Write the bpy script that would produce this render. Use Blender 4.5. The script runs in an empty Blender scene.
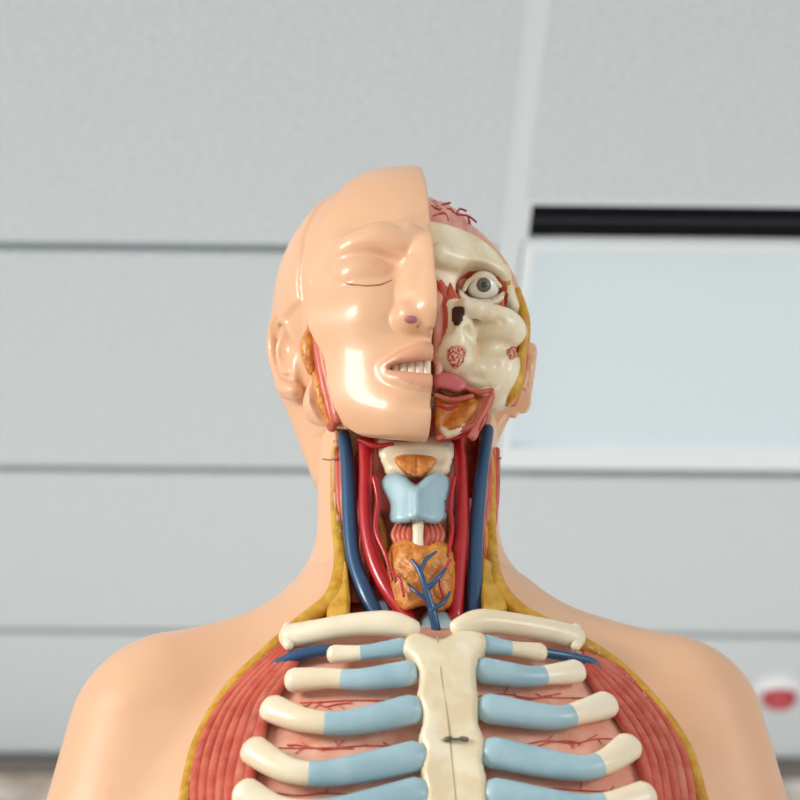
import bpy, math, random
import numpy as np
from mathutils import Vector
from mathutils.bvhtree import BVHTree
random.seed(3); np.random.seed(3)
TH=math.radians(27.87); CT=math.cos(TH); ST=math.sin(TH)
F=2400.0; U=0.000625           # one modelling unit = 0.625 mm
TZ=1.802                        # world height of modelling origin
CAM=np.array([0,-F*CT,-F*ST]); FW=np.array([0,CT,ST]); UP=np.array([0,-ST,CT])
YW=math.radians(10); CY=math.cos(YW); SY=math.sin(YW)
HC=np.array([5.,0.,76.])
# ---------------------------------------------------------------- materials
def newmat(name,col,rough=.4,var=None,vscale=60,bump=0,bscale=200,coat=0.0,sss=0,spec=.5,metal=0,emit=None,detail=4,vlo=.4,vhi=.6):
    m=bpy.data.materials.new(name); m.use_nodes=True; nt=m.node_tree; b=nt.nodes['Principled BSDF']
    b.inputs['Base Color'].default_value=(*col,1); b.inputs['Roughness'].default_value=rough
    b.inputs['Metallic'].default_value=metal
    b.inputs['Specular IOR Level'].default_value=spec
    b.inputs['Coat Weight'].default_value=coat; b.inputs['Coat Roughness'].default_value=.1
    tc=nt.nodes.new('ShaderNodeTexCoord')
    if var is not None:
        n=nt.nodes.new('ShaderNodeTexNoise'); n.inputs['Scale'].default_value=vscale; n.inputs['Detail'].default_value=detail
        nt.links.new(tc.outputs['Object'],n.inputs['Vector'])
        r=nt.nodes.new('ShaderNodeValToRGB'); r.color_ramp.elements[0].position=vlo; r.color_ramp.elements[1].position=vhi
        r.color_ramp.elements[0].color=(*col,1); r.color_ramp.elements[1].color=(*var,1)
        nt.links.new(n.outputs['Fac'],r.inputs['Fac']); nt.links.new(r.outputs['Color'],b.inputs['Base Color'])
    if bump:
        n=nt.nodes.new('ShaderNodeTexNoise'); n.inputs['Scale'].default_value=bscale; n.inputs['Detail'].default_value=3
        nt.links.new(tc.outputs['Object'],n.inputs['Vector'])
        bp=nt.nodes.new('ShaderNodeBump'); bp.inputs['Strength'].default_value=bump; bp.inputs['Distance'].default_value=.002
        nt.links.new(n.outputs['Fac'],bp.inputs['Height']); nt.links.new(bp.outputs['Normal'],b.inputs['Normal'])
    if emit: b.inputs['Emission Color'].default_value=(*emit[0],1); b.inputs['Emission Strength'].default_value=emit[1]
    return m
def s(r,g,b):
    f=lambda c:(c/255/12.92) if c/255<=.04045 else ((c/255+.055)/1.055)**2.4
    return (f(r),f(g),f(b))
M={}
M['skin']=newmat('skin_vinyl',s(228,178,140),.38,var=s(232,184,147),vscale=12,coat=.25,bump=.03,bscale=500)
M['lip']=newmat('lip_vinyl',s(218,158,126),.4,coat=.2)
M['bone']=newmat('bone_ivory',s(242,230,202),.38,var=s(228,208,172),vscale=45,bump=.2,bscale=120,coat=.2)
M['boneline']=newmat('bone_seam',s(176,150,116),.5)
M['rib']=newmat('rib_ivory',s(242,230,204),.38,var=s(236,218,186),vscale=30,bump=.1,bscale=150,coat=.2)
M['cart']=newmat('cartilage_blue',s(152,184,195),.38,var=s(166,196,205),vscale=40,coat=.15,bump=.06,bscale=150)
M['fat']=newmat('fat_yellow',s(198,142,28),.42,var=s(216,166,58),vscale=120,bump=.4,bscale=350,coat=.1)
M['orange']=newmat('gland_orange',s(198,112,38),.4,var=s(220,146,60),vscale=160,bump=.7,bscale=380,coat=.2)
M['muscle']=newmat('muscle_red',s(196,80,60),.42,var=s(210,104,82),vscale=90,bump=.2,bscale=300,coat=.15)
M['muscle2']=newmat('muscle_pink',s(212,122,100),.42,var=s(198,92,72),vscale=90,bump=.2,bscale=300,coat=.15)
M['pink']=newmat('tissue_pink',s(232,162,138),.42,var=s(238,184,162),vscale=60,bump=.25,bscale=260,coat=.15)
M['brain']=newmat('brain_pink',s(220,148,130),.35,var=s(230,168,148),vscale=60,coat=.3)
M['artery']=newmat('artery_red',s(184,26,34),.3,coat=.35)
M['vein']=newmat('vein_blue',s(34,76,114),.32,coat=.3)
M['dark']=newmat('cavity_shade',s(60,28,22),.6)
M['white']=newmat('eye_white',s(238,234,226),.15,coat=.6)
M['iris']=newmat('iris_grey',s(96,92,84),.2,coat=.6)
M['pupil']=newmat('pupil_black',s(10,10,12),.1,coat=.8)
M['teeth']=newmat('teeth_ivory',s(238,222,196),.3,coat=.2)
M['crease']=newmat('crease_brown',s(160,104,76),.6)
M['metal']=newmat('hook_metal',s(120,110,100),.35,metal=1)
M['tongue']=newmat('tongue_pink',s(208,108,110),.35,coat=.3)
M['nostril']=newmat('nostril_mauve',s(176,104,116),.4)
M['spongy']=newmat('spongy_bone',s(176,60,52),.5,var=s(226,180,150),vscale=800,detail=1,vlo=.48,vhi=.56)
# ---------------------------------------------------------------- mesh helpers
top=bpy.data.objects.new('anatomical_torso_model',None); bpy.context.collection.objects.link(top)
top.location=(0,0,TZ)
def mkobj(name,V,Fc,mats,parent=top,smooth=True,scale=U,midx=None,loc=None,rot=0):
    me=bpy.data.meshes.new(name); V=np.asarray(V,dtype=float)*scale
    me.from_pydata(V.tolist(),[],[list(map(int,f)) for f in Fc]); 
    for m in (mats if isinstance(mats,(list,tuple)) else [mats]): me.materials.append(m)
    if smooth: me.polygons.foreach_set('use_smooth',[True]*len(me.polygons))
    if midx is not None: me.polygons.foreach_set('material_index',[int(i) for i in midx])
    me.update()
    o=bpy.data.objects.new(name,me); bpy.context.collection.objects.link(o)
    if parent: o.parent=parent
    if loc is not None: o.location=loc
    o.rotation_euler[2]=rot
    return o
def fixn(o):
    import bmesh
    bm=bmesh.new(); bm.from_mesh(o.data); bmesh.ops.recalc_face_normals(bm,faces=bm.faces); bm.to_mesh(o.data); bm.free()
class Acc:
    def __init__(s): s.V=[];s.F=[];s.I=[];s.n=0
    def add(s,V,Fc,mi=0):
        s.V.extend([tuple(v) for v in V]); s.F.extend([[i+s.n for i in f] for f in Fc]); s.I.extend([mi]*len(Fc)); s.n+=len(V)
    def make(s,name,mats,parent=top,**k):
        o=mkobj(name,s.V,s.F,mats,parent,midx=s.I,**k); fixn(o); return o
def unproj(u,v,y=0.):
    rx=(u-400)/F; k=(400-v)/F
    r=np.array([rx,CT-ST*k,ST+CT*k]); t=(F*CT+y)/r[1]
    return CAM+r*t
def proj(P):
    R=np.atleast_2d(P)-CAM; d=R@FW
    return 400+F*R[:,0]/d, 400-F*(R@UP)/d
def caster(bvh,fb=0.):
    last=[fb]
    def S(u,v,off=0.):
        r=unproj(u,v,0)-CAM; r/=np.linalg.norm(r)
        h=bvh.ray_cast(Vector(CAM),Vector(r))
        if h[0] is None: p=unproj(u,v,last[0])
        else: p=np.array(h[0]); last[0]=p[1]
        return p-FW*off if off else p
    return S
def crom(P,n=6,closed=False):
    P=[np.array(p,float) for p in P]; out=[]; N=len(P)
    for i in range(N if closed else N-1):
        g=(lambda j:P[j%N]) if closed else (lambda j:P[min(max(j,0),N-1)])
        a,b,c,d=g(i-1),g(i),g(i+1),g(i+2)
        for k in range(n):
            t=k/n; out.append(.5*((2*b)+(-a+c)*t+(2*a-5*b+4*c-d)*t*t+(-a+3*b-3*c+d)*t**3))
    if not closed: out.append(P[-1])
    return out
def tube(acc,P,r,mi=0,seg=12,flat=1.0,n=6,closed=False,round_end=True,axis=None):
    if np.isscalar(r): r=[r]*len(P)
    Q=crom([list(p)+[q] for p,q in zip(P,r)],n,closed)
    C=np.array([q[:3] for q in Q]); R=np.array([q[3] for q in Q])
    if round_end and not closed:
        def cap(c,t,rr):
            return [(c+t*rr*math.sin(a),rr*math.cos(a)) for a in (math.radians(35),math.radians(60),math.radians(80),math.radians(89))]
        t0=(C[0]-C[1]);t0/=np.linalg.norm(t0)+1e-9;t1=(C[-1]-C[-2]);t1/=np.linalg.norm(t1)+1e-9
        a=cap(C[0],t0*flat,R[0])[::-1]; b=cap(C[-1],t1*flat,R[-1])
        C=np.array([x[0] for x in a]+list(C)+[x[0] for x in b]); R=np.array([x[1] for x in a]+list(R)+[x[1] for x in b])
    m=len(C); V=[]
    dep=np.array(axis if axis is not None else [0,-1.,0])
    for i in range(m):
        T=C[(i+1)%m]-C[i-1] if closed else C[min(i+1,m-1)]-C[max(i-1,0)]
        T=T/(np.linalg.norm(T)+1e-9); s_=np.cross(T,dep); s_/=np.linalg.norm(s_)+1e-9; w=np.cross(s_,T)
        for j in range(seg):
            a=2*math.pi*j/seg; V.append(C[i]+R[i]*(s_*math.cos(a)+w*math.sin(a)*flat))
    Fc=[]
    for i in range(m if closed else m-1):
        i2=(i+1)%m
        for j in range(seg):
            j2=(j+1)%seg; Fc.append([i*seg+j,i*seg+j2,i2*seg+j2,i2*seg+j])
    if not closed: Fc+= [list(range(seg))[::-1],[ (m-1)*seg+j for j in range(seg)]]
    acc.add(V,Fc,mi)
def polydist(px,py,poly):
    poly=np.array(poly); N=len(poly); best=np.full(px.shape,1e9); nx=np.zeros_like(px); ny=np.zeros_like(px); ins=np.zeros(px.shape,bool)
    for i in range(N):
        a=poly[i];b=poly[(i+1)%N];d=b-a;L=d@d+1e-12
        t=np.clip(((px-a[0])*d[0]+(py-a[1])*d[1])/L,0,1); qx=a[0]+t*d[0];qy=a[1]+t*d[1]
        D=np.hypot(px-qx,py-qy); m=D<best; best=np.where(m,D,best); nx=np.where(m,qx,nx); ny=np.where(m,qy,ny)
        c=((a[1]>py)!=(b[1]>py))
        xx=(b[0]-a[0])*(py-a[1])/(b[1]-a[1]+1e-12)+a[0]; ins^=(c&(px<xx))
    return np.where(ins,best,-best),nx,ny
def relief(acc,poly,base,bulge=8,w=8,sink=6,step=2.,mi=0,sm=4,extra=None):
    """rounded slab with the given elevation outline standing on a base surface"""
    if sm: poly=crom(poly,sm,True)
    A=np.array(poly); x0,y0=A.min(0)-step;x1,y1=A.max(0)+step
    gx,gy=np.meshgrid(np.arange(x0,x1+step,step),np.arange(y0,y1+step,step)); 
    sd,nx,ny=polydist(gx,gy,poly); keep=sd>-step*.9; sn=sd<step*.45
    X=np.where(sn,nx,gx);Y=np.where(sn,ny,gy)
    dd=np.clip(sd/w,0,1); H=bulge*np.sqrt(np.clip(1-(1-dd)**2,0,1)); H=np.where(sn,-sink,H)
    idx=-np.ones(gx.shape,int); V=[]
    for i in range(gx.shape[0]):
        for j in range(gx.shape[1]):
            if keep[i,j]:
                h=H[i,j]+(extra(X[i,j],Y[i,j])*min(1,max(0,dd[i,j])) if extra and not sn[i,j] else 0)
                idx[i,j]=len(V); V.append(base(X[i,j],Y[i,j],h))
    Fc=[]
    for i in range(gx.shape[0]-1):
        for j in range(gx.shape[1]-1):
            q=[idx[i,j],idx[i+1,j],idx[i+1,j+1],idx[i,j+1]]
            if min(q)>=0: Fc.append(q)
    acc.add(V,Fc,mi)
# ---------------------------------------------------------------- SDF sculpting
def smin(a,b,k):
    if k<=0: return np.minimum(a,b)
    h=np.clip(.5+.5*(b-a)/k,0,1); return b*(1-h)+a*h-k*h*(1-h)
class Grid:
    def __init__(s,lo,hi,h):
        s.lo=np.array(lo,float); s.h=h; s.ax=[np.arange(lo[i],hi[i]+h,h,dtype=np.float32) for i in range(3)]
        s.f=np.full([len(a) for a in s.ax],1e3,np.float32)
    def op(s,fn,lo,hi,k,mode='add'):
        sl=[];
        for i in range(3):
            a=int(max(0,(lo[i]-k-3*s.h-s.lo[i])//s.h)); b=int(min(len(s.ax[i]),(hi[i]+k+3*s.h-s.lo[i])//s.h+2)); 
            if b<=a: return
            sl.append(slice(a,b))
        X,Y,Z=np.meshgrid(s.ax[0][sl[0]],s.ax[1][sl[1]],s.ax[2][sl[2]],indexing='ij',sparse=True)
        d=fn(X,Y,Z).astype(np.float32); sl=tuple(sl); c=s.f[sl]
        if mode=='add': s.f[sl]=smin(c,d,k)
        else: s.f[sl]=-smin(-c,d,k)
    def ell(s,c,r,k=0,mode='add'):
        c=np.array(c,float);r=np.array(r,float)
        def fn(X,Y,Z):
            x,y,z=X-c[0],Y-c[1],Z-c[2]
            k0=np.sqrt((x/r[0])**2+(y/r[1])**2+(z/r[2])**2); k1=np.sqrt((x/r[0]**2)**2+(y/r[1]**2)**2+(z/r[2]**2)**2)
            return k0*(k0-1)/(k1+1e-9)
        s.op(fn,c-r,c+r,k,mode)
    def cap(s,a,b,ra,rb=None,k=0,mode='add'):
        rb=ra if rb is None else rb; a=np.array(a,float);b=np.array(b,float);d=b-a;L=d@d+1e-9;R=max(ra,rb)
        def fn(X,Y,Z):
            x,y,z=X-a[0],Y-a[1],Z-a[2]; t=np.clip((x*d[0]+y*d[1]+z*d[2])/L,0,1)
            return np.sqrt((x-t*d[0])**2+(y-t*d[1])**2+(z-t*d[2])**2)-(ra+(rb-ra)*t)
        s.op(fn,np.minimum(a,b)-R,np.maximum(a,b)+R,k,mode)
    def chain(s,P,r,k=0,mode='add',n=3):
        if np.isscalar(r): r=[r]*len(P)
        Q=crom([list(p)+[q] for p,q in zip(P,r)],n)
        for a,b in zip(Q[:-1],Q[1:]): s.cap(a[:3],b[:3],a[3],b[3],k,mode)
    def half(s,n,d,k=0):   # keep n.p<d
        n=np.array(n,float);n/=np.linalg.norm(n)
        X,Y,Z=np.meshgrid(*s.ax,indexing='ij',sparse=True)
        s.f=-smin(-s.f,-(n[0]*X+n[1]*Y+n[2]*Z-d).astype(np.float32),k)
    def mesh(s):
        f=np.pad(s.f,1,constant_values=10.); lo=s.lo-s.h; ins=f<0
        n=np.array(f.shape)-1; cs=np.zeros((*n,3),np.float32); cnt=np.zeros(tuple(n),np.float32)
        for ax in range(3):
            o=[a for a in range(3) if a!=ax]
            A=[slice(None)]*3;B=[slice(None)]*3;A[ax]=slice(0,-1);B[ax]=slice(1,None)
            fa=f[tuple(A)];fb=f[tuple(B)];cr=(ins[tuple(A)]!=ins[tuple(B)]); t=np.where(cr,fa/(fa-fb+1e-12),0)
            for p in (0,1):
                for q in (0,1):
                    sl=[slice(None)]*3; sl[o[0]]=slice(p,p+n[o[0]]); sl[o[1]]=slice(q,q+n[o[1]])
                    c=cr[tuple(sl)]; cnt+=c; cs[...,ax]+=t[tuple(sl)]; cs[...,o[0]]+=c*p; cs[...,o[1]]+=c*q
        act=cnt>0; idx=np.full(tuple(n),-1,np.int64); idx[act]=np.arange(act.sum())
        I=np.argwhere(act); V=(I+cs[act]/cnt[act][:,None])*s.h+lo
        Q=[]
        for ax in range(3):
            o=[(ax+1)%3,(ax+2)%3]
            A=[slice(None)]*3;B=[slice(None)]*3;A[ax]=slice(0,-1);B[ax]=slice(1,None)
            cr=ins[tuple(A)]!=ins[tuple(B)]; E=np.argwhere(cr); ia=ins[tuple(A)][cr]
            e0=np.zeros(3,int);e0[o[0]]=1;e1=np.zeros(3,int);e1[o[1]]=1
            g=lambda d:idx[tuple((E-d).T)]
            q=np.stack([g(e0+e1),g(e1),g(e0*0),g(e0)],1); q[~ia]=q[~ia][:,::-1]; Q.append(q)
        return V,np.concatenate(Q)
def h2w(V):
    V=np.atleast_2d(V); return np.stack([HC[0]+V[:,0]*CY-V[:,1]*SY,HC[1]+V[:,0]*SY+V[:,1]*CY,HC[2]+V[:,2]],1)
def hp(*p): return h2w(np.array(p,float))[0]
# ================================================================ HEAD (skin)
def headbase(G):
    G.ell((0,15,35),(130,150,140))
    G.ell((0,-50,-62),(97,91,122),30)
    for sx in (-1,1):
        G.cap((sx*80,-36,-108),(sx*22,-106,-148),27,25,22)
        G.cap((sx*52,-110,-46),(sx*84,-70,-40),24,24,24)      # cheek bone
        G.cap((sx*20,-127,28),(sx*72,-104,22),15,14,18)   # brow
    G.ell((0,-114,-155),(26,21,22),14)
    G.half((0,.47,-.883),100,8)                                # jaw underside
    for sx in (-1,1): G.cap((sx*76,42,-40),(sx*48,55,-130),46,38,30)
Hd=Grid((-152,-195,-200),(152,180,185),1.8)
headbase(Hd)
for sx in (-1,1):
    Hd.ell((sx*54,-146,-4),(32,22,20),16,'sub')
    Hd.ell((sx*57,-108,-5),(27,22,18),5)
    Hd.chain([(sx*35,-128,-12),(sx*50,-131,-15),(sx*66,-127,-14),(sx*80,-117,-8)],1.6,1.5,'sub')
    Hd.chain([(sx*34,-128,2),(sx*48,-129,9),(sx*64,-126,9),(sx*80,-115,2)],1.5,3,'sub')
    Hd.chain([(sx*28,-135,20),(sx*50,-132,27),(sx*76,-117,22)],[6,7,5],8)
Hd.chain([(0,-137,14),(0,-143,-10),(0,-151,-40),(0,-155,-62)],[11,10,11,13],10)
for sx in (-1,1):
    Hd.ell((sx*20,-144,-66),(12,14,11),5)
    Hd.chain([(sx*14,-143,-10),(sx*17,-145,-45)],[6,9],8)
    Hd.chain([(sx*27,-138,-58),(sx*35,-136,-68),(sx*33,-134,-78)],[1.5,2,1.5],4,'sub')
Hd.ell((0,-148,-72),(7,11,6),5)
for sx in (-1,1): Hd.ell((sx*15,-151,-78),(7,10,7),3,'sub')
# raised mask edge against the skull cap
X,Y,Z=np.meshgrid(*Hd.ax,indexing='ij',sparse=True)
yb=np.interp(Z,[-200,-60,-20,10,45,95,140,180],[-84,-84,-80,-74,-86,-84,-66,-44])
msk=np.clip((yb-Y)/2.0+.5,0,1)
Hd.f-=(6.0*msk*(np.abs(X)>0)).astype(np.float32)
gr=np.exp(-((yb-Y+3)/2.6)**2)*(np.abs(X)>0)*(Z>-15)
Hd.f+=(4.0*gr).astype(np.float32)
yc=np.interp(Z,[-20,10,45,95,140,180],[-50,-52,-58,-50,-30,-10])
Hd.f-=(3.4*np.clip((Y-yc)/2.5+.5,0,1)*np.clip((Z+5)/6,0,1)).astype(np.float32)
# mouth: lips with a narrow gap
Hd.chain([(-43,-127,-113),(-28,-138,-107),(-10,-145,-101),(0,-144,-103),(10,-145,-101),(28,-138,-107),(43,-127,-113)],[4,6.5,8,7.6,8,6.5,4],6)
Hd.chain([(-41,-126,-119),(-26,-136,-128),(0,-140,-132),(26,-136,-128),(41,-126,-119)],[4,6.5,8,6.5,4],6)
Hd.chain([(-38,-127,-115),(-27,-134,-114.5),(0,-140,-114.5),(27,-134,-114.5),(38,-127,-115)],[2,6,8,6,2],1,'sub')
Hd.chain([(-40,-133,-115),(-29,-143,-116.5),(0,-152,-118),(29,-143,-116.5),(40,-133,-115)],[1.2,4.2,6,4.2,1.2],2,'sub')
Hd.ell((0,-144,-151),(24,7,5),9,'sub')
Hd.cap((0,-154,-82),(0,-152,-92),2.5,3,5,'sub')
# ears
for sx in (-1,1):
    dz=-14; dx=-9 if sx<0 else -3; dy=-10; ex=sx*(120+dx)
    Hd.ell((ex,26+dy,-22+dz),(9,24,40),8)
    q=lambda x,y,z:(sx*(x+dx),y+dy,z+dz)
    Hd.chain([q(118,2,-16),q(129,0,8),q(136,14,27),q(140,36,20),q(139,44,-4),q(133,36,-34),q(127,22,-54),q(120,10,-62)],[4,5.5,6,6,5.5,5.5,9,8],2)
    Hd.chain([q(131,22,8),q(134,30,-6),q(130,27,-28),q(127,14,-40)],[3.5,4,4,3.5],2)
    Hd.ell(q(134,14,-14),(12,12,18),3,'sub')
    Hd.ell(q(130,5,-20),(8,7,10),3,'sub')
    Hd.chain([q(134,12,14),q(138,28,12),q(138,36,-6)],[2.2,2.6,2.2],1.5,'sub')
# pocket beside the jaw (left) showing muscle
Hd.chain([(-106,-66,-20),(-108,-66,-58),(-101,-66,-100),(-86,-62,-145)],[12,15,16,16],2,'sub')
X,Y,Z=np.meshgrid(*Hd.ax,indexing='ij',sparse=True)
cut=np.maximum(-X+0,Y-22).astype(np.float32)
Hd.f=np.maximum(Hd.f,-cut-0*Z.astype(np.float32))
V,Q=Hd.mesh(); Vw=h2w(V)
fc=V[Q].mean(1); ax_=np.abs(fc[:,0])
lip=(ax_<43)&(fc[:,1]<-120)&(fc[:,2]<-94-(ax_/43)**2*13)&(fc[:,2]>-140+(ax_/43)**2*18)
head_bvh=BVHTree.FromPolygons(Vw.tolist(),Q.tolist())
mkobj('face_and_scalp_skin',Vw,Q,[M['skin'],M['lip']],midx=lip.astype(int))
SH=caster(head_bvh,-100)
A=Acc()
for i in range(-5,0):
    x=i*7+3.5; y=-135+ (x/38)**2*12
    tube(A,[hp(x,y,-100),hp(x,y-1,-119)],[4.2,3.9],0,seg=12,n=2)
A.make('teeth',[M['teeth']])
A=Acc()
tube(A,[SH(u,v,-.3) for u,v in [(344,283),(354,285),(366,286),(380,285),(392,280)]],[.5,1.1,1.2,1.1,.5],seg=8)
A.make('eyelid_crease',[M['crease']])
A=Acc(); sphc=SH(411,319,-3)
tube(A,[sphc+np.array([-2,0,0]),sphc+np.array([2,0,0])],[4.6,4.6],0,seg=16,n=2); A.make('nostril_lining',[M['nostril']])
# ================================================================ SKULL half
K=Grid((-4,-155,-150),(128,45,110),1.7)
K.ell((0,15,35),(114,136,126))
K.half((0,.12,1),49,3)
K.cap((12,-124,21),(76,-100,20),12,12,5)      # supraorbital ridge
K.cap((78,-98,18),(98,-76,-6),9,8,6)          # outer orbital rim
K.ell((28,-100,-56),(24,26,42),8)             # maxilla
K.ell((74,-92,-40),(30,28,20),5)              # zygoma
K.ell((70,-64,-76),(36,40,37),5)              # jaw ramus mass
K.ell((50,-90,-88),(22,20,18),5)
K.chain([(32,-124,-34),(58,-122,-38),(88,-98,-32),(102,-56,-30),(106,10,-28)],[7,9,9,8,7],3)
K.ell((57,-142,-4),(32,48,26),2.5,'sub')
K.ell((58,-112,-4),(27,36,24),3,'sub')
K.chain([(14,-140,-10),(18,-132,-34),(14,-128,-60)],[7,14,12],4,'sub')
K.ell((5,-110,-40),(14,40,42),5,'sub')
K.ell((102,-100,2),(10,16,10),5,'sub')
K.chain([(40,-120,-60),(62,-114,-70),(90,-100,-62)],[6,9,6],3,'sub')
K.chain([(90,-108,-72),(82,-102,-108)],[6,8],3,'sub')
K.chain([(62,-118,-76),(70,-108,-108)],[3,5],3,'sub')
K.ell((40,-124,-84),(14,10,5),4,'sub')
K.ell((74,-124,-46),(5,7,3),2,'sub')
K.ell((58,-112,-102),(18,12,5),4,'sub')
K.half((0,0,-1),112,3)
K.half((-1,0,0),0,0)
K.half((0,1,0),35,0)
Vk,Qk=K.mesh(); Vkw=h2w(Vk); skull_bvh=BVHTree.FromPolygons(Vkw.tolist(),Qk.tolist()); SK=caster(skull_bvh,-100)
fk=Vk[Qk].mean(1)
orb=((fk[:,0]-57)/30)**2+((fk[:,2]+4)/26)**2<1; orb&=(fk[:,1]>-104)&(fk[:,1]<-60)
nas=(fk[:,0]<32)&(fk[:,2]<-2)&(fk[:,2]>-74)&(((fk[:,0]-10)/22)**2+((fk[:,2]+38)/38)**2<1)&(fk[:,1]>-116)
mkobj('half_skull',Vkw,Qk,[M['bone'],M['muscle']],midx=(orb|nas).astype(int))
# brain
Bn=Grid((-4,-135,0),(125,60,165),2.2)
Bn.ell((0,15,35),(102,126,118))
X,Y,Z=np.meshgrid(*Bn.ax,indexing='ij',sparse=True)
g=np.sin(X/7+2.2*np.sin(Y/13)+1.3*np.sin(Z/9))*np.sin(Y/8+2*np.sin(X/11+Z/14))
Bn.f+=(3.2*np.exp(-(g/.28)**2)).astype(np.float32)
Bn.half((-1,0,0),-1,0)
Vb,Qb=Bn.mesh(); Vbw=h2w(Vb); SB=caster(BVHTree.FromPolygons(Vbw.tolist(),Qb.tolist()),-60)
mkobj('brain',Vbw,Qb,[M['brain']])
A=Acc()
for P in ([(432,206),(440,210),(450,209),(456,214),(468,216),(476,222)],[(434,216),(444,213),(448,220)],[(456,214),(460,209),(466,211)],[(440,210),(442,205),(450,203)],[(468,216),(470,224)]):
    tube(A,[SB(u,v,.6) for u,v in P],1.2,seg=8)
A.make('brain_arteries',[M['artery']])
A=Acc()
def sphere(acc,c,r,mi=0,nu=32,nv=20,sc=(1,1,1)):
    V=[];Fc=[]
    for i in range(nv+1):
        a=math.pi*i/nv
        for j in range(nu):
            b=2*math.pi*j/nu; V.append(np.array(c)+r*np.array([math.sin(a)*math.cos(b)*sc[0],-math.cos(a)*sc[1],math.sin(a)*math.sin(b)*sc[2]]))
    for i in range(nv):
        for j in range(nu): Fc.append([i*nu+j,i*nu+(j+1)%nu,(i+1)*nu+(j+1)%nu,(i+1)*nu+j])
    acc.add(V,Fc,mi)
E=unproj(483,287,-88); 
sphere(A,E,16,0)
dd=np.array([.02,-1,-.42]);dd/=np.linalg.norm(dd)
def disc(acc,c,n,r,h,mi):
    n=n/np.linalg.norm(n);a=np.cross(n,[0,0,1.]);a/=np.linalg.norm(a);b=np.cross(n,a)
    V=[c+n*h];Fc=[]
    for k,(rr,hh) in enumerate(((r*.5,h*.9),(r,0),(r,-2))):
        for j in range(28): t=2*math.pi*j/28; V.append(c+n*hh+rr*(a*math.cos(t)+b*math.sin(t)))
    for j in range(28): Fc.append([0,1+j,1+(j+1)%28])
    for k in (0,1):
        for j in range(28): Fc.append([1+k*28+j,1+k*28+28+j,1+k*28+28+(j+1)%28,1+k*28+(j+1)%28])
    acc.add(V,Fc,mi)
disc(A,E+dd*14.5,dd,7.2,1.8,1); disc(A,E+dd*15.9,dd,3.6,.7,2)
A.make('eyeball',[M['white'],M['iris'],M['pupil']])
A=Acc()
tube(A,[unproj(u,v,y) for u,v,y in [(464,290,-94),(469,281,-100),(480,276,-104),(491,278,-101),(500,286,-94)]],[2,2.4,2.6,2.4,2],flat=.9)
relief(A,[(460,289),(468,296),(480,299),(493,298),(504,291),(503,300),(494,306),(478,308),(464,304),(458,296)],lambda u,v,h:unproj(u,v,-100-h),6,5,8)
A.make('eyelids',[M['bone']])
A=Acc()
tube(A,[unproj(u,v,-84) for u,v in [(459,280),(468,271),(484,267),(498,271),(507,282)]],[5,5,5,5,4])
tube(A,[unproj(u,v,y) for u,v,y in [(518,290,-62),(524,316,-62),(524,340,-58),(521,356,-56)]],[3,5.5,6,5])
tube(A,[unproj(u,v,y) for u,v,y in [(521,356,-60),(517,374,-64),(512,392,-60),(508,402,-50)]],[5,8,8,5])
A.make('orbital_and_cheek_fat',[M['fat']])
A=Acc()
for du in (0,4,8): tube(A,[unproj(u-du*.6,v,-34-du) for u,v in [(521,300),(526,330),(524,370),(514,404)]],[3,3,3,3])
for k in range(5): tube(A,[unproj(u,v,-104) for u,v in [(449,282+k*5),(452,290+k*6),(457,299+k*6),(455,308+k*6)]],[1.6,2.2,2.2,1.5],seg=8)
for k in range(3): tube(A,[unproj(u,v,-92) for u,v in [(462,300+k*3),(474,307+k*2),(490,308+k*2),(503,300+k*2)]],[1.6,2.2,2.2,1.5],seg=8)
A.make('temporal_muscle',[M['muscle']])
A=Acc()
relief(A,[(433,280),(441,284),(447,300),(446,322),(450,345),(446,368),(434,374)],lambda u,v,h:unproj(u,v,-96-h),8,7,10,extra=lambda u,v:3*math.sin(v/4.5)*math.cos(u/6))
A.make('nasal_turbinates',[M['pink']])
A=Acc(); relief(A,[(452,307),(464,306),(465,318),(458,328),(451,321)],lambda u,v,h:SK(u,v,h+1),2,4,8); A.make('nasal_hole_shade',[M['dark']])  # dark patch on the bone, shade of the nasal opening put into colour
A=Acc()
relief(A,[(447,348),(458,344),(467,350),(464,364),(455,370),(447,362)],lambda u,v,h:SK(u,v,h),3,3,8)
relief(A,[(506,350),(514,345),(522,348),(519,358),(509,360)],lambda u,v,h:SK(u,v,h),3,3,8)
A.make('spongy_bone_sections',[M['spongy']])
A=Acc()
relief(A,[(434,374),(446,371),(460,376),(468,386),(459,393),(444,390),(434,388)],lambda u,v,h:unproj(u,v,-96-h),9,8,14)
A.make('tongue',[M['tongue']])
A=Acc()
relief(A,[(435,392),(450,396),(470,394),(482,404),(478,420),(462,432),(446,440),(436,434)],lambda u,v,h:unproj(u,v,-80-h),9,8,20,extra=lambda u,v:2.5*math.sin(u/5+v/7))
A.make('salivary_gland',[M['orange']])
A=Acc()
for P in ([(436,395),(452,400),(472,396)],[(438,438),(455,430),(472,426),(480,414)],[(466,388),(480,392),(492,390)],[(470,436),(478,422),(486,408),(492,394)]):
    tube(A,[unproj(u,v,-94) for u,v in P],[2.2,3,2.2] if len(P)==3 else [2.4,3,3,2.4])
relief(A,[(464,396),(480,388),(496,388),(494,402),(484,420),(476,440),(468,436),(476,414)],lambda u,v,h:unproj(u,v,-70-h),8,7,14)
A.make('jaw_muscles',[M['muscle2']])
A=Acc(); relief(A,[(438,424),(450,428),(466,422),(460,434),(444,438)],lambda u,v,h:unproj(u,v,-92-h),6,5,8)
relief(A,[(472,392),(486,386),(500,384),(498,392),(484,396)],lambda u,v,h:unproj(u,v,-86-h),6,5,8); A.make('jaw_bone_fragments',[M['bone']])
A=Acc(); tube(A,[unproj(u,v,-70) for u,v in [(440,440),(462,436),(478,430),(486,415)]],2.2)
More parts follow.
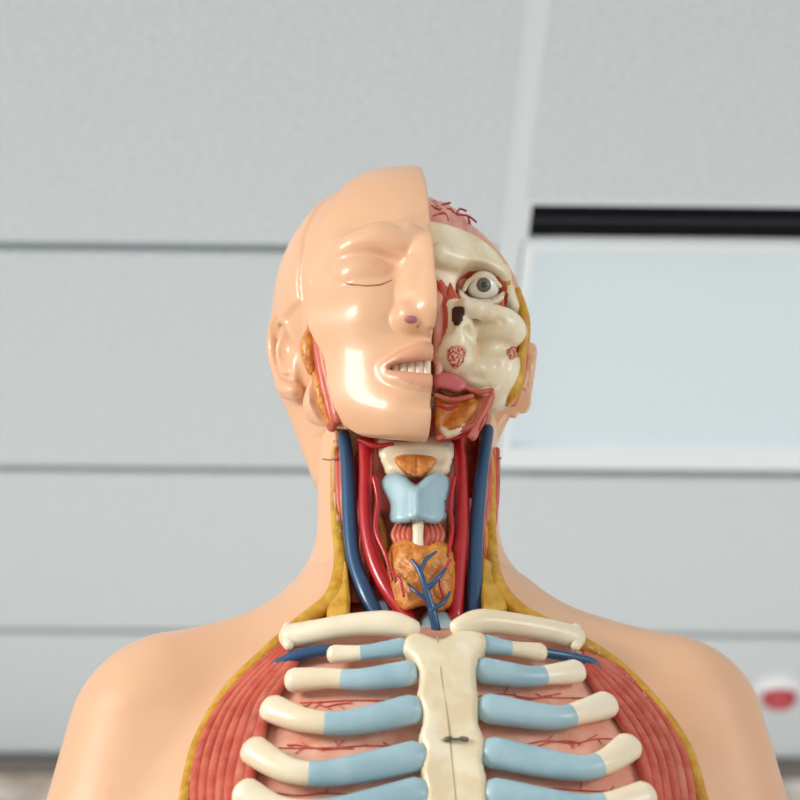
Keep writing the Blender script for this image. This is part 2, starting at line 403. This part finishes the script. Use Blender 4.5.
tube(A,[unproj(u,v,-100) for u,v in [(436,404),(448,409),(458,405)]],1.8); A.make('facial_artery',[M['artery']])
# left jaw pocket fill
A=Acc()
for k,(x,y0) in enumerate(((-97,-55),(-98,-61),(-97,-68),(-94,-75))):
    tube(A,[hp(x,y0,-12),hp(x-2,y0,-45),hp(x+4,y0,-90),hp(x+16,y0+3,-140)],[5,6,6,5],k%2)
A.make('masseter_muscle',[M['muscle'],M['muscle2']])
A=Acc()
tube(A,[hp(-102,-62,-36),hp(-106,-62,-58),hp(-103,-60,-84)],[4,9,5]); tube(A,[hp(-98,-62,-90),hp(-92,-62,-114),hp(-83,-58,-138)],[5,7,5])
A.make('parotid_gland',[M['orange']])
# ================================================================ BODY
BX=24.
Bd=Grid((-400,-190,-1360),(400,190,10),5.)
Bd.ell((0,18,-470),(262,148,262))
Bd.ell((0,20,-800),(222,135,420),60)
Bd.ell((0,25,-1180),(235,140,260),60)
for sx in (-1,1):
    Bd.cap((sx*255,32,-338),(sx*292,30,-560),76,84,45)
    Bd.cap((sx*292,30,-560),(sx*300,30,-700),80,66,20)
    Bd.cap((sx*95,42,-256),(sx*230,35,-306),58,62,40)
    Bd.ell((sx*120,-70,-500),(120,70,110),60)
def neckf(X,Y,Z):
    k=np.sqrt(((X+12)/90)**2+((Y-35)/82)**2); return (k-1)*84+np.maximum(Z-(-10),0)*1.0+np.maximum(-330-Z,0)
Bd.op(neckf,(-110,-60,-340),(110,130,0),80)
Bd.half((0,0,-1),1340,0)
Vb_,Qb_=Bd.mesh()
def b2w(V):
    V=np.atleast_2d(V); c,s_=math.cos(YW*.7),math.sin(YW*.7)
    k=np.clip((V[:,2]+1300)/500,0,1)
    return np.stack([BX+V[:,0]*c-V[:,1]*s_,V[:,0]*s_+V[:,1]*c,V[:,2]+V[:,0]*.045*k],1)
Vbd=b2w(Vb_); SBd=caster(BVHTree.FromPolygons(Vbd.tolist(),Qb_.tolist()),0)
OPEN=[(345,395),(336,440),(333,470),(336,520),(341,560),(332,596),(300,622),(262,655),(226,692),(201,735),(189,775),(184,830),(200,930),(300,1010),(440,1030),(590,1010),(690,930),(704,830),(699,790),(685,745),(655,702),(615,662),(570,634),(522,610),(497,582),(490,540),(491,470),(488,440),(480,395)]
OP=crom(OPEN,5,True)
pu,pv=proj(Vbd); sd,_,_=polydist(pu,pv,OP)
fcn=Vbd[Qb_]; nrm=np.cross(fcn[:,1]-fcn[:,0],fcn[:,2]-fcn[:,0]); cen=fcn.mean(1); facing=((cen-CAM)*nrm).sum(1)<0
if ((cen-cen.mean(0))*nrm).sum(1).mean()<0: facing=~facing
inop=(sd[Qb_].min(1)>-1)&facing&(cen[:,1]<60)
def sub(V,Q):
    u,inv=np.unique(Q,return_inverse=True); return V[u],inv.reshape(Q.shape),u
Vs,Qs,_=sub(Vbd,Qb_[~inop]); body=mkobj('torso_skin',Vs,Qs,[M['skin']])
md=body.modifiers.new('s','SOLIDIFY'); md.thickness=.006; md.offset=-1
Vt,Qt,uu=sub(Vbd,Qb_[inop]); tv=pv[uu]; neck=np.clip((625-tv)/20,0,1)
Vt=Vt+np.array([0,1,0])[None,:]*(13+30*neck)[:,None]
mkobj('intercostal_tissue',Vt,Qt,[M['pink'],M['muscle']],midx=(neck[Qt].mean(1)>.5).astype(int))
CH=lambda u,v,h:SBd(u,v,0)+np.array([0,-h,0])
A=Acc()
tube(A,[CH(u,v,-3) for u,v in OPEN[1:-1]],[3,3,5,7,8,7,6,6,6,6,6,7,8,8,8,8,8,7,6,6,6,6,7,8,7,4,3][:len(OPEN)-2],flat=.7,seg=12)
relief(A,[(340,510),(348,560),(350,600),(346,618),(328,618),(326,604),(336,588),(341,560)],lambda u,v,h:CH(u,v,h-6),6,5,8)
relief(A,[(484,510),(492,540),(497,570),(508,598),(504,612),(484,612),(480,570)],lambda u,v,h:CH(u,v,h-6),6,5,8)
A.make('fat_layer_rim',[M['fat']])
# pectoral muscle bundles
A=Acc()
Lo=[(296,634),(256,668),(223,704),(203,745),(196,790),(200,850)]; Li=[(300,652),(286,676),(268,705),(255,750),(246,800),(250,850)]
Ro=[(585,652),(623,672),(655,706),(680,750),(690,795),(692,850)]; Ri=[(582,662),(600,690),(622,718),(640,752),(650,800),(654,850)]
for O,I,n in ((Lo,Li,7),(Ro,Ri,6)):
    for k in range(n):
        t=k/(n-1); P=[np.array(a)*(1-t)+np.array(b)*t for a,b in zip(O,I)]
        tube(A,[CH(p[0],p[1],-4+3*math.sin(t*3.1)) for p in P],[3,5,5.5,6,6,6],k%2 if random.random()<.5 else 0,flat=.9,seg=10)
A.make('pectoral_muscle',[M['muscle'],M['muscle2']])
# sternum
A=Acc()
relief(A,[(404,641),(418,635),(440,641),(460,633),(484,636),(488,650),(479,668),(478,690),(480,705),(479,725),(486,745),(484,765),(488,785),(488,810),(492,850),(424,850),(422,815),(424,795),(420,775),(423,755),(418,740),(422,720),(416,700),(418,680),(412,665),(402,655)],lambda u,v,h:CH(u,v,h),15,8,14)
A.make('sternum',[M['bone']])
A=Acc(); tube(A,[CH(u,v,14.6) for u,v in [(437,642),(441,680),(447,720),(451,760),(455,800),(458,840)]],.8,seg=6); A.make('sternum_seam',[M['boneline']])
A=Acc()
tube(A,[CH(445,746,17),CH(450,746,19)],2.2,seg=10,n=2); tube(A,[CH(461,746,19),CH(466,746,17)],2.2,seg=10,n=2)
tube(A,[CH(449,746,19),CH(455,747,20),CH(462,746,19)],1.2,seg=8)
A.make('hook_latch',[M['metal']])
# ribs
ribs=Acc()
def rib(P,split,r=11):
    C=crom([CH(u,v,4) for u,v in P],8); n=len(C); k=int(split*(n-1))
    R=[r*(1+.12*math.cos(6.3*i/(n-1))) for i in range(n)]
    tube(ribs,C[:k+1],R[:k+1],0,n=1,flat=.75,seg=16); tube(ribs,C[k:],[x*1.04 for x in R[k:]],1,n=1,flat=.75,seg=16)
rib([(334,656),(366,654),(402,649)],.45,8)
rib([(294,682),(325,680),(362,681),(408,675)],.52,10.5)
rib([(272,710),(306,722),(350,724),(412,711)],.53,12)
rib([(254,752),(290,772),(336,774),(416,758)],.5,12.5)
rib([(246,795),(282,812),(340,812),(418,795)],.5,13)
rib([(250,845),(290,860),(350,860),(430,830)],.5,13)
rib([(540,654),(510,650),(486,646)],.5,8)
rib([(576,673),(552,676),(526,678),(484,672)],.48,10.5)
rib([(606,706),(580,714),(550,719),(488,710)],.46,12)
rib([(628,748),(604,764),(572,769),(492,754)],.42,12.5)
rib([(644,798),(612,806),(570,808),(494,796)],.42,13)
rib([(650,845),(612,860),(570,860),(480,830)],.42,13)
ribs.make('ribs',[M['rib'],M['cart']])
A=Acc()
tube(A,[CH(u,v,8) for u,v in [(290,640),(320,634),(355,628),(390,627),(412,632)]],[12,11,11,12,9],flat=.85,seg=16)
tube(A,[CH(u,v,8) for u,v in [(574,641),(548,634),(515,628),(480,625),(458,631)]],[12,11,11,12,9],flat=.85,seg=16)
tube(A,[CH(u,v,9) for u,v in [(288,631),(286,640),(289,649)]],5,seg=12)
tube(A,[CH(u,v,9) for u,v in [(575,632),(578,641),(575,650)]],5,seg=12)
A.make('clavicles',[M['rib']])
A=Acc()
tube(A,[CH(u,v,0) for u,v in [(276,664),(300,655),(330,650),(350,652)]],[4,6,5,4])
tube(A,[CH(u,v,0) for u,v in [(540,652),(565,656),(590,662),(598,668)]],[5,5,5,3])
A.make('subclavian_veins',[M['vein']])
A=Acc()
def wig(x0,y0,x1,y1,n=6,a=3): return [(x0+(x1-x0)*t+random.uniform(-a,a),y0+(y1-y0)*t+random.uniform(-a,a)) for t in np.linspace(0,1,n)]
for P in [(300,697,420,693),(290,700,350,698),(275,742,420,738),(285,738,350,745),(262,788,420,790),(480,692,600,692),(490,697,560,690),(500,738,625,735),(520,742,600,733),(500,786,640,785)]:
    Q_=wig(*P); tube(A,[CH(u,v,-12) for u,v in Q_],.7,seg=6)
    for q in Q_[1:-1]:
        tube(A,[CH(q[0],q[1],-12),CH(q[0]+random.uniform(-8,8),q[1]+random.uniform(-8,8),-12)],.5,seg=6,n=1)
A.make('intercostal_arteries',[M['muscle']])
# ---------------------------------------------------------------- neck
N=unproj
A=Acc()
for k in range(4):
    tube(A,[N(330+k*4,450,0-k*6),N(331+k*4,490,-4-k*6),N(334+k*4,530,-2-k*6),N(338+k*4,600,-6-k*6)],[3,4,3.5,2],k%2)
    tube(A,[N(497-k*4,450,18-k*8),N(496-k*4,490,14-k*8),N(493-k*4,530,14-k*8),N(492-k*4,600,10-k*6)],[3,4,3.5,2],k%2)
for k in range(5):
    tube(A,[N(350+k*4,600,-30),N(352+k*4,560,-26),N(356+k*4,500,-20)],[3,3,2],k%2)
    tube(A,[N(470+k*4,600,-20),N(468+k*4,560,-16),N(466+k*4,500,-10)],[3,3,2],k%2)
A.make('neck_muscles',[M['muscle'],M['muscle2']])
A=Acc()
tube(A,[N(344,436,-30),N(348,470,-36),N(350,520,-40),N(354,560,-44),N(366,594,-50),(N(376,614,-52))],[6,7,7.5,7,8,7])
tube(A,[N(488,430,-20),N(482,470,-34),N(477,520,-38),N(475,570,-44),N(474,612,-46)],[6,6.5,7,7,8])
tube(A,[N(437,634,-70),N(432,610,-78),N(426,590,-84),N(420,572,-86),N(412,560,-84)],[4.5,4,3.2,2.6,1.6])
tube(A,[N(426,590,-84),N(438,578,-84),N(446,568,-80)],[3,2.4,1.3]); tube(A,[N(420,572,-86),N(426,560,-84),N(436,552,-80)],[2.4,2,1.2])
tube(A,[N(432,610,-80),N(444,602,-78),N(450,592,-74)],[2.6,2,1.2]); tube(A,[N(428,600,-82),N(416,592,-82),N(408,584,-78)],[2.2,1.8,1.1])
A.make('jugular_veins',[M['vein']])
A=Acc()
tube(A,[N(366,438,-40),N(366,470,-44),N(366,520,-48),N(374,560,-52),(N(388,590,-56)),N(408,618,-58)],[8,7,7,7.5,7.5,7])
tube(A,[N(458,440,-34),N(461,480,-40),N(461,530,-46),N(458,575,-50),N(455,616,-54)],[6,6.5,7,7,7])
tube(A,[N(374,478,-60),N(378,500,-60),N(376,530,-62),N(386,556,-66),N(392,580,-70)],[2.5,2.5,2.5,2,1.5])
tube(A,[N(454,478,-56),N(450,505,-58),N(452,530,-60),N(448,556,-68)],[2.5,2.5,2.2,1.5])
tube(A,[N(360,440,-50),N(375,446,-54),N(392,444,-56)],[3,3,2]); tube(A,[N(450,560,-78),N(440,580,-82),N(444,598,-76)],1.4); tube(A,[N(390,570,-74),N(400,580,-82),N(404,596,-80)],1.4)
A.make('carotid_arteries',[M['artery']])
A=Acc()
relief(A,[(378,436),(400,440),(420,436),(446,438),(455,446),(452,466),(442,478),(392,478),(382,466),(376,448)],lambda u,v,h:N(u,v,-44-h-.004*(900-(u-416)**2)),10,10,16,extra=lambda u,v:2*math.sin(v/3.5))
A.make('hyoid_bone',[M['bone']])
A=Acc()
relief(A,[(394,458),(412,454),(436,458),(432,470),(418,478),(402,472)],lambda u,v,h:N(u,v,-58-h-.004*(900-(u-416)**2)),5,5,6,extra=lambda u,v:-3*math.exp(-((u-416)/2)**2))
relief(A,[(390,546),(405,538),(424,544),(440,540),(453,550),(457,575),(454,604),(440,612),(424,606),(404,612),(391,600),(385,575)],lambda u,v,h:N(u,v,-50-h-.014*max(0,1100-(u-422)**2)),13,12,16,extra=lambda u,v:1.6*math.sin(u/3.1+math.sin(v/4))*math.sin(v/3.3))
relief(A,[(374,500),(384,520),(390,545),(388,580),(380,570),(374,540)],lambda u,v,h:N(u,v,-34-h),5,5,8)
relief(A,[(448,510),(455,520),(455,550),(450,560),(446,540)],lambda u,v,h:N(u,v,-34-h),5,5,8)
A.make('thyroid_gland',[M['orange']])
A=Acc()
relief(A,[(382,486),(385,476),(394,472),(404,475),(416,484),(428,475),(439,472),(448,477),(450,488),(446,504),(446,518),(436,525),(418,522),(399,525),(390,520),(390,504)],lambda u,v,h:N(u,v,-54-h-.016*max(0,1100-(u-417)**2)),10,8,14,extra=lambda u,v:5*math.exp(-((u-417)/5)**2)*(1 if v>486 else .3))
relief(A,[(425,612),(450,612),(456,636),(420,638)],lambda u,v,h:N(u,v,-52-h),5,6,10)
relief(A,[(372,604),(386,600),(392,616),(376,620)],lambda u,v,h:N(u,v,-46-h),5,6,10)
A.make('thyroid_cartilage',[M['cart']])
A=Acc()
for sx in (-1,1):
    for k in range(4):
        tube(A,[N(418+sx*(7+k*4.5),524,-64+k*2),N(418+sx*(9+k*5),536,-66+k*3),N(418+sx*(6+k*4),549,-64+k*2)],[2,3.4,2],k%2)
tube(A,[N(418,522,-68),N(418,536,-70),N(418,552,-66)],[6,5,6],2)
A.make('cricothyroid_muscle',[M['muscle'],M['muscle2'],M['bone']])
A=Acc()
tube(A,[SBd(u,v,.2) for u,v in [(323,459),(330,460),(338,458)]],.9,seg=6); tube(A,[SBd(u,v,.2) for u,v in [(489,459),(494,460),(501,458)]],.9,seg=6)
A.make('neck_seam',[M['crease']])
A=Acc()
def loft(acc,rings,mi=0):
    n=len(rings[0]);V=[p for r in rings for p in r];Fc=[[i*n+j,i*n+(j+1)%n,(i+1)*n+(j+1)%n,(i+1)*n+j] for i in range(len(rings)-1) for j in range(n)]
    Fc+=[list(range(n))[::-1],[(len(rings)-1)*n+j for j in range(n)]]; acc.add(V,Fc,mi)
def oval(rx,ry,z,n=64): return [(BX+rx*math.cos(2*math.pi*j/n),25+ry*math.sin(2*math.pi*j/n),z) for j in range(n)]
loft(A,[oval(262,168,-1338),oval(270,176,-1344),oval(270,176,-1384),oval(266,172,-1392)]); A.make('base_plinth',[newmat('plinth_grey',(.25,.25,.26),.4)])
# ================================================================ ROOM
H=1.499; CZ=TZ+CAM[2]*U; CYW=CAM[1]*U; PHI=math.radians(1.05); ZC=CZ+H
LOC=(0,CYW,0)
def box(acc,x0,x1,y0,y1,z0,z1,mi=0):
    V=[(x,y,z) for x in (x0,x1) for y in (y0,y1) for z in (z0,z1)]
    acc.add(V,[[0,1,3,2],[4,6,7,5],[0,4,5,1],[2,3,7,6],[0,2,6,4],[1,5,7,3]],mi)
def rmk(acc,name,mats,bev=0):
    return acc.make(name,mats,parent=None,scale=1,smooth=False,loc=LOC,rot=PHI)
tile=newmat('acoustic_tile',s(212,218,220),.9,var=s(194,201,204),vscale=200,bump=.9,bscale=260,detail=4)
bar=newmat('grid_bar_shade',s(138,148,154),.6); barV=newmat('grid_bar_light',s(214,221,224),.5)  # cross bars get a darker grey: shadow line between tiles painted in
dn=lambda n:.6*(n+5.4)-.793
OFF=.006
X0=.176
A=Acc()
for i in range(-3,3):
    x0=X0+i*1.2
    for n in range(-9,3):
        if i==0 and n==0: continue
        y1=dn(n+1)-.013
        if i==0 and n==-1: y1=2.338
        box(A,x0+.013,x0+1.2-.013,dn(n)+.013+OFF,y1+OFF,ZC,ZC+.02)
rmk(A,'ceiling',[tile])
A=Acc()
for n in range(-9,4): 
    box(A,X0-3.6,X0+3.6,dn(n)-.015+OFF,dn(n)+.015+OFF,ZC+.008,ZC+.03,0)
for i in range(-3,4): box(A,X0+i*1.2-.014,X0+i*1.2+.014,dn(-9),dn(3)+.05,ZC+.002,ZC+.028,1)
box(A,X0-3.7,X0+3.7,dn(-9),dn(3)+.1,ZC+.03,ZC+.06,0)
rmk(A,'trim_1',[bar,barV])
A=Acc()
box(A,X0+.014,X0+1.19,2.339,2.345,ZC-.002,ZC+.02,0); box(A,X0+.014,X0+1.19,2.421,2.428,ZC-.002,ZC+.02,0); box(A,X0+.014,X0+.02,2.345,2.42,ZC-.002,ZC+.02,0)
box(A,X0+.02,X0+1.19,2.345,2.421,ZC+.003,ZC+.022,1); box(A,X0+.02,X0+1.19,2.378,2.382,ZC-.001,ZC+.004,2)
rmk(A,'air_vent',[barV,newmat('vent_black',s(8,8,12),.8,spec=.1),newmat('vent_fin',s(40,36,52),.6)])
A=Acc()
box(A,X0+.016,X0+1.19,2.43,2.442,ZC-.004,ZC+.02); box(A,X0+.016,X0+1.19,2.968,3.03,ZC-.004,ZC+.02); box(A,X0+.016,X0+.03,2.442,2.968,ZC-.004,ZC+.02); box(A,X0+1.165,X0+1.19,2.442,2.968,ZC-.004,ZC+.02)
box(A,X0+.03,X0+1.165,2.442,2.968,ZC+.004,ZC+.012,1)
rmk(A,'ceiling_light',[newmat('light_frame',s(226,232,235),.5),newmat('light_lens',s(206,218,224),.35,emit=((.85,.95,1.0),.05))])
WB=dn(3)+.05
wallm=newmat('wall_paint',s(215,215,210),.8,bump=.2,bscale=80)
A=Acc(); box(A,-3.4,3.8,WB,WB+.1,0,ZC+.06); rmk(A,'wall_back',[wallm])
A=Acc(); box(A,-3.5,-3.4,-3,WB+.1,0,ZC+.06); rmk(A,'wall_left',[wallm])
A=Acc(); box(A,-3.5,3.8,-3,WB+.1,-.05,0); rmk(A,'floor',[newmat('floor_vinyl',s(225,222,214),.5,var=s(212,209,202),vscale=8)])
A=Acc(); box(A,-3.39,3.6,WB-.03,WB,ZC-.9,ZC-.03,0); box(A,-3.39,3.6,WB-.04,WB,ZC-.035,ZC-.012,1)
rmk(A,'bulletin_board',[newmat('cork',s(168,154,140),.8,var=s(214,208,202),vscale=14),newmat('board_frame',s(110,102,96),.5)])
A=Acc()
cx,cy=.722,3.87
def circ(r,z,n=32): return [(cx+r*math.cos(2*math.pi*j/n),cy+r*math.sin(2*math.pi*j/n),z) for j in range(n)]
loft(A,[circ(.046,ZC),circ(.046,ZC-.012),circ(.038,ZC-.02)],0); loft(A,[circ(.03,ZC-.02),circ(.03,ZC-.032),circ(.022,ZC-.04),circ(.01,ZC-.044)],1)
rmk(A,'fire_alarm',[newmat('alarm_white',s(225,225,225),.4),newmat('alarm_red',s(176,54,62),.4)])
A=Acc()
tz=TZ-1392*U
box(A,-.55,.65,.9,1.75,tz-.04,tz-.0005,0)
for x in (-.5,.54):
    for y in (.95,1.64): box(A,x,x+.06,y,y+.06,0,tz-.04,1)
box(A,-.47,.57,.96,.99,tz-.14,tz-.04,1); box(A,-.47,.57,1.66,1.69,tz-.14,tz-.04,1)
rmk(A,'lab_table',[newmat('table_top',s(190,180,165),.4),newmat('table_leg',s(120,120,122),.4)])
# ================================================================ LIGHT + CAMERA
w=bpy.data.worlds.new('World'); bpy.context.scene.world=w; w.use_nodes=True
w.node_tree.nodes['Background'].inputs[0].default_value=(.96,.98,1.0,1); w.node_tree.nodes['Background'].inputs[1].default_value=.7
def area(name,loc,tgt,sx,sy,pw,col):
    l=bpy.data.lights.new(name,'AREA'); l.shape='RECTANGLE'; l.size=sx; l.size_y=sy; l.energy=pw; l.color=col
    o=bpy.data.objects.new(name,l); bpy.context.collection.objects.link(o); o.location=loc
    o.rotation_euler=(Vector(tgt)-Vector(loc)).to_track_quat('-Z','Y').to_euler()
area('window_light',(-2.4,-1.3,2.3),(0,0,1.6),1.1,.9,76,(1,.97,.93))
area('fill_light_right',(2.6,-1.9,2.2),(0,0,1.6),.9,.8,26,(1,.97,.94))  # added fill from the open right side, no window stands there
area('ceiling_fill',(0,1.9,.5),(0,1.9,2.5),4.0,1.6,31,(.98,.98,1))  # added upward fill to brighten the ceiling, not a fixture of the room
cam=bpy.data.cameras.new('cam'); co=bpy.data.objects.new('cam',cam); bpy.context.collection.objects.link(co)
co.location=(0,CYW,CZ); co.rotation_euler=(math.pi/2+TH,0,0); cam.sensor_width=36; cam.lens=108
cam.dof.use_dof=True; cam.dof.focus_distance=1.42; cam.dof.aperture_fstop=9
cam.clip_start=.01
bpy.context.scene.camera=co
bpy.context.scene.view_settings.view_transform='Standard'
